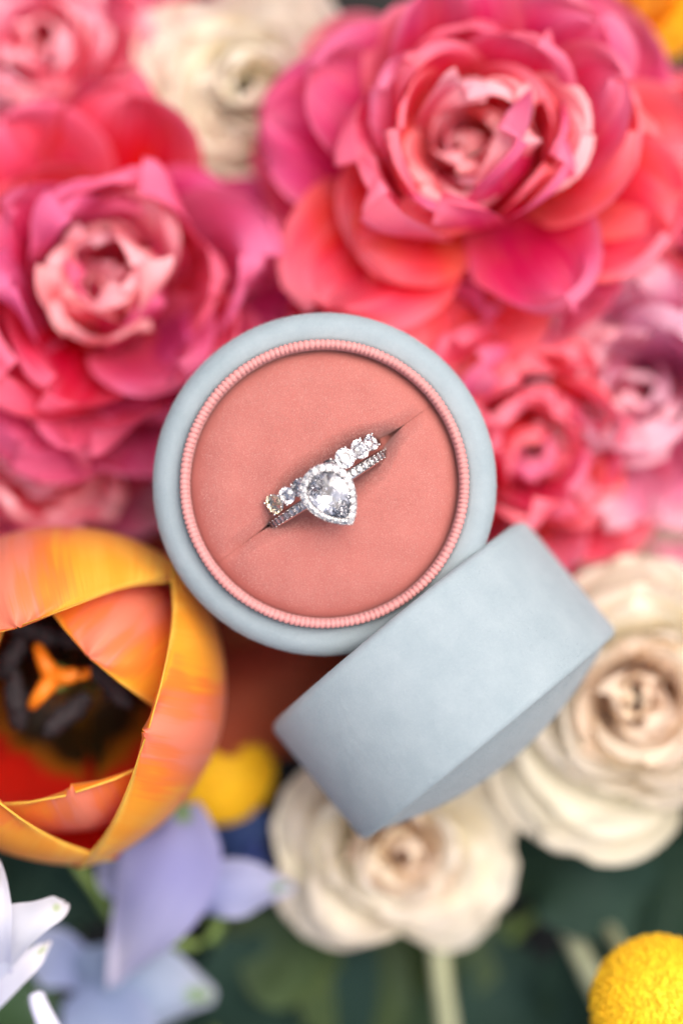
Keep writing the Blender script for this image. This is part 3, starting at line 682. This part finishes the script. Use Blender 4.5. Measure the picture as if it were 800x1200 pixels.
floret('pale lavender floret with white pointed petals at the left edge below the tulip', [
    ([(-20, 1112, -12), (15, 1088, -8), (48, 1072, -7), (66, 1064, -8), (76, 1058, -10)], [5.2, 3.9, 2.4, 1.8, .25], .35),
    ([(-20, 1165, -14), (15, 1140, -12), (42, 1120, -12), (60, 1103, -14)], [3.4, 2.4, 1.5, .2], .4),
    ([(-18, 1130, -12), (-12, 1085, -6), (-7, 1045, -5), (-2, 1008, -9)], [4.4, 3.6, 2.4, .2], .3),
    ([(-20, 1120, -16), (-60, 1130, -12), (-95, 1140, -12)], [3, 5, .8], .3)], 'lavwhite', P(-18, 1125, -18), 100)
floret('blurred lavender floret with broad petals below the tulip', [
    ([(215, 940, -34), (210, 985, -30), (185, 1050, -30), (155, 1110, -34), (132, 1155, -40)], [2.4, 7.0, 7.6, 4.6, .4], -.35),
    ([(205, 1055, -38), (245, 1045, -34), (295, 1042, -34), (345, 1040, -38)], [3, 4.4, 4.4, .6], -.3),
    ([(200, 1060, -40), (150, 1010, -40), (120, 980, -42)], [3, 6, 1], .2)], ('lavtop', 'lav', 'lav'), P(205, 1060, -42), 110)
floret('lavender floret with a green tipped petal at the bottom edge', [
    ([(80, 1135, -46), (130, 1150, -42), (190, 1162, -42), (252, 1168, -46)], [3, 6.4, 7.0, 1.4], -.3),
    ([(95, 1160, -44), (130, 1210, -42), (150, 1260, -44)], [4, 8, 1], .2),
    ([(100, 1140, -46), (60, 1120, -45), (20, 1115, -46)], [3, 5, 1], .2)], 'lav', P(90, 1140, -48), 120)
floret('dark blue floret tucked under the yellow globe flower', [
    ([(255, 985, -52), (285, 975, -50), (310, 990, -52)], [3, 5, 1], .2), ([(270, 1000, -52), (290, 1015, -50), (315, 1020, -52)], [3, 4.5, 1], .2)], 'lavblue', P(262, 992, -54), 130)
# downy bud
bo = P(62, 1215, -12); b = empty('flower_bud', bo); tag(b, 'small downy lilac bud at the bottom left edge', 'flower bud')
v, f = tube([P(72, 1235, -14) - bo, P(56, 1200, -12) - bo, P(47, 1180, -12) - bo, P(43, 1166, -13) - bo], 1.9, 1.2, 12, 14)
mobj('bud', make_mesh('bud', v, f, M['lavwhite'], True, [(0.5, .5)] * len(v)), b)
hv, hf = [], []; rh = random.Random(4)
for k in range(260):
    t = rh.random(); c = catmull([P(72, 1235, -14) - bo, P(56, 1200, -12) - bo, P(47, 1180, -12) - bo, P(43, 1166, -13) - bo], t); d = Vector((rh.gauss(0, 1), rh.gauss(0, 1), rh.gauss(0, 1))).normalized()
    a = c + d * (1.9 - .7 * t) * .95; e = a + d * rh.uniform(.4, .9) + Vector((rh.gauss(0, .15), rh.gauss(0, .15), 0)); s = d.orthogonal().normalized() * .03; q = len(hv)
    hv += [a - s, a + s, e]; hf.append((q, q + 1, q + 2))
hr = mobj('down', make_mesh('down', hv, hf, M['lavwhite'], True, [(.5, .5)] * len(hv)), b); hr['kind'] = 'stuff'
v, f = tube([P(72, 1235, -14) - bo, P(60, 1260, -40) - bo, P(50, 1280, GZ + 2) - bo], 1.5, 1.5, 8, 10); mobj('stem', make_mesh('stem', v, f, M['stem']), b)

def leaf(label, pp, ww, mat, seed, cup=.15, grp='leaves under the flowers'):
    o3 = P(*pp[0]); o = mobj('leaf', strip('leaf', [P(*q) - o3 for q in pp], ww, M[mat], cup, seed=seed, fold=.12), None, o3); tag(o, label, 'leaf', grp); return o
leaf('dark green leaf below the cream rose at the bottom edge', [(300, 1250, -70), (330, 1180, -62), (360, 1110, -60), (350, 1050, -66)], [6, 15, 12, 1], 'leaf', 1)
leaf('broad dark leaf at the bottom, right of the lavender florets', [(240, 1260, -76), (270, 1190, -70), (300, 1120, -70), (290, 1060, -74)], [6, 15, 12, 1], 'leaf', 2)
leaf('dark green leaf under the large cream rose, upper right of the globe flower', [(560, 1010, -62), (640, 1000, -55), (710, 1040, -52), (780, 1100, -58)], [4, 10, 10, 1], 'leaf', 3)
leaf('blue green leaf at the right edge above the corner globe flower', [(860, 1090, -60), (800, 1060, -52), (750, 1050, -54), (700, 1060, -60)], [6, 11, 8, 1], 'leaf', 4)
leaf('olive leaf in the gap between the pink blooms above the box', [(300, 360, -64), (330, 300, -58), (355, 260, -58), (370, 210, -62)], [4, 9, 8, 1], 'leafolive', 5)
leaf('rust red leaf in the gap between the tulip and the lid', [(250, 700, -60), (290, 760, -44), (330, 820, -42), (380, 880, -56)], [6, 14, 13, 2], 'leafred', 6)
leaf('rust brown leaf under the ring box beside the tulip', [(420, 740, -62), (360, 770, -48), (300, 790, -47), (250, 820, -60)], [6, 11, 10, 2], 'leafred', 7)
leaf('olive leaf under the left rim of the ring box', [(140, 520, -60), (150, 570, -52), (165, 630, -50), (200, 690, -56)], [4, 8, 8, 1], 'leafred', 8)
leaf('dark leaf in the gap above the small lilac rose', [(690, 600, -66), (720, 640, -60), (750, 680, -62)], [4, 9, 1], 'leaf', 9)
leaf('dry golden leaf under the cream roses near the lower right stems', [(610, 1040, -66), (650, 1040, -62), (690, 1060, -62), (715, 1110, -66)], [1.5, 3.6, 3, .6], 'leafolive', 10)
def cut_stem(label, pp, r, mat):
    o3 = P(*pp[0]); v, f = tube([P(*q) - o3 for q in pp], r, r * .9, 10, 14); o = mobj('cut_stem', make_mesh('cut_stem', v, f, M[mat]), None, o3); tag(o, label, 'stem', 'loose stems at the bottom')
cut_stem('pale green stem running from the golden leaf towards the corner globe flower', [(648, 1040, -60), (670, 1095, -56), (700, 1160, -54), (735, 1230, -56)], 1.9, 'stempale')
cut_stem('pale stem below the cream rose at the bottom edge', [(512, 1090, -50), (516, 1140, -52), (524, 1200, -56), (530, 1260, -60)], 1.9, 'stempale')
cut_stem('thin green stem passing left of the golden leaf', [(650, 1050, -66), (610, 1085, -66), (570, 1130, -70)], 1.1, 'stem')
cut_stem('thin green stem arching behind the blurred lavender floret', [(85, 1005, -40), (110, 1040, -42), (150, 1090, -46), (240, 1105, -46), (262, 1060, -46)], .9, 'stem')
cut_stem('upright green stem right of the lavender florets', [(252, 1080, -66), (256, 1150, -66), (250, 1240, -70)], 1.1, 'stem')

rl = random.Random(77)
for k, (px, py, ang, ln, ww, z, where) in enumerate([
        (420, 1150, 70, 190, 9, -64, 'under the stem of the bottom cream rose'), (600, 1180, 110, 200, 10, -68, 'at the bottom edge right of centre'),
        (540, 1110, 20, 160, 8, -70, 'in the dark gap between the two lower cream roses'), (60, 1040, -30, 150, 8, -60, 'in the gap under the tulip'),
        (330, 1120, 150, 150, 8, -62, 'to the right of the blurred lavender petals'), (690, 1150, 60, 160, 8, -66, 'to the left of the corner globe flower'),
        (20, 1180, 60, 150, 7, -52, 'behind the downy bud at the bottom left'), (800, 1010, 200, 170, 9, -60, 'at the right edge under the large cream rose'),
        (640, 350, 130, 120, 7, -58, 'in the dark gap right of the ring box top'), (150, 560, 80, 110, 6, -56, 'in the gap left of the ring box'),
        (470, 1190, 20, 170, 8, -76, 'lowest at the bottom edge, below the cream rose')]):
    d = Vector((math.cos(R(ang)), -math.sin(R(ang)), 0))
    pp = [(px + d.x * ln * (t - .5), py + d.y * ln * (t - .5), z + (4 if 0 < t < 1 else 0) + rl.uniform(-2, 2)) for t in (0, .33, .66, 1)]
    leaf('soft green leaf ' + where, pp, [1.5, ww, ww * .85, .3], ('leafsoft', 'leaf')[k % 2], 40 + k, .2)
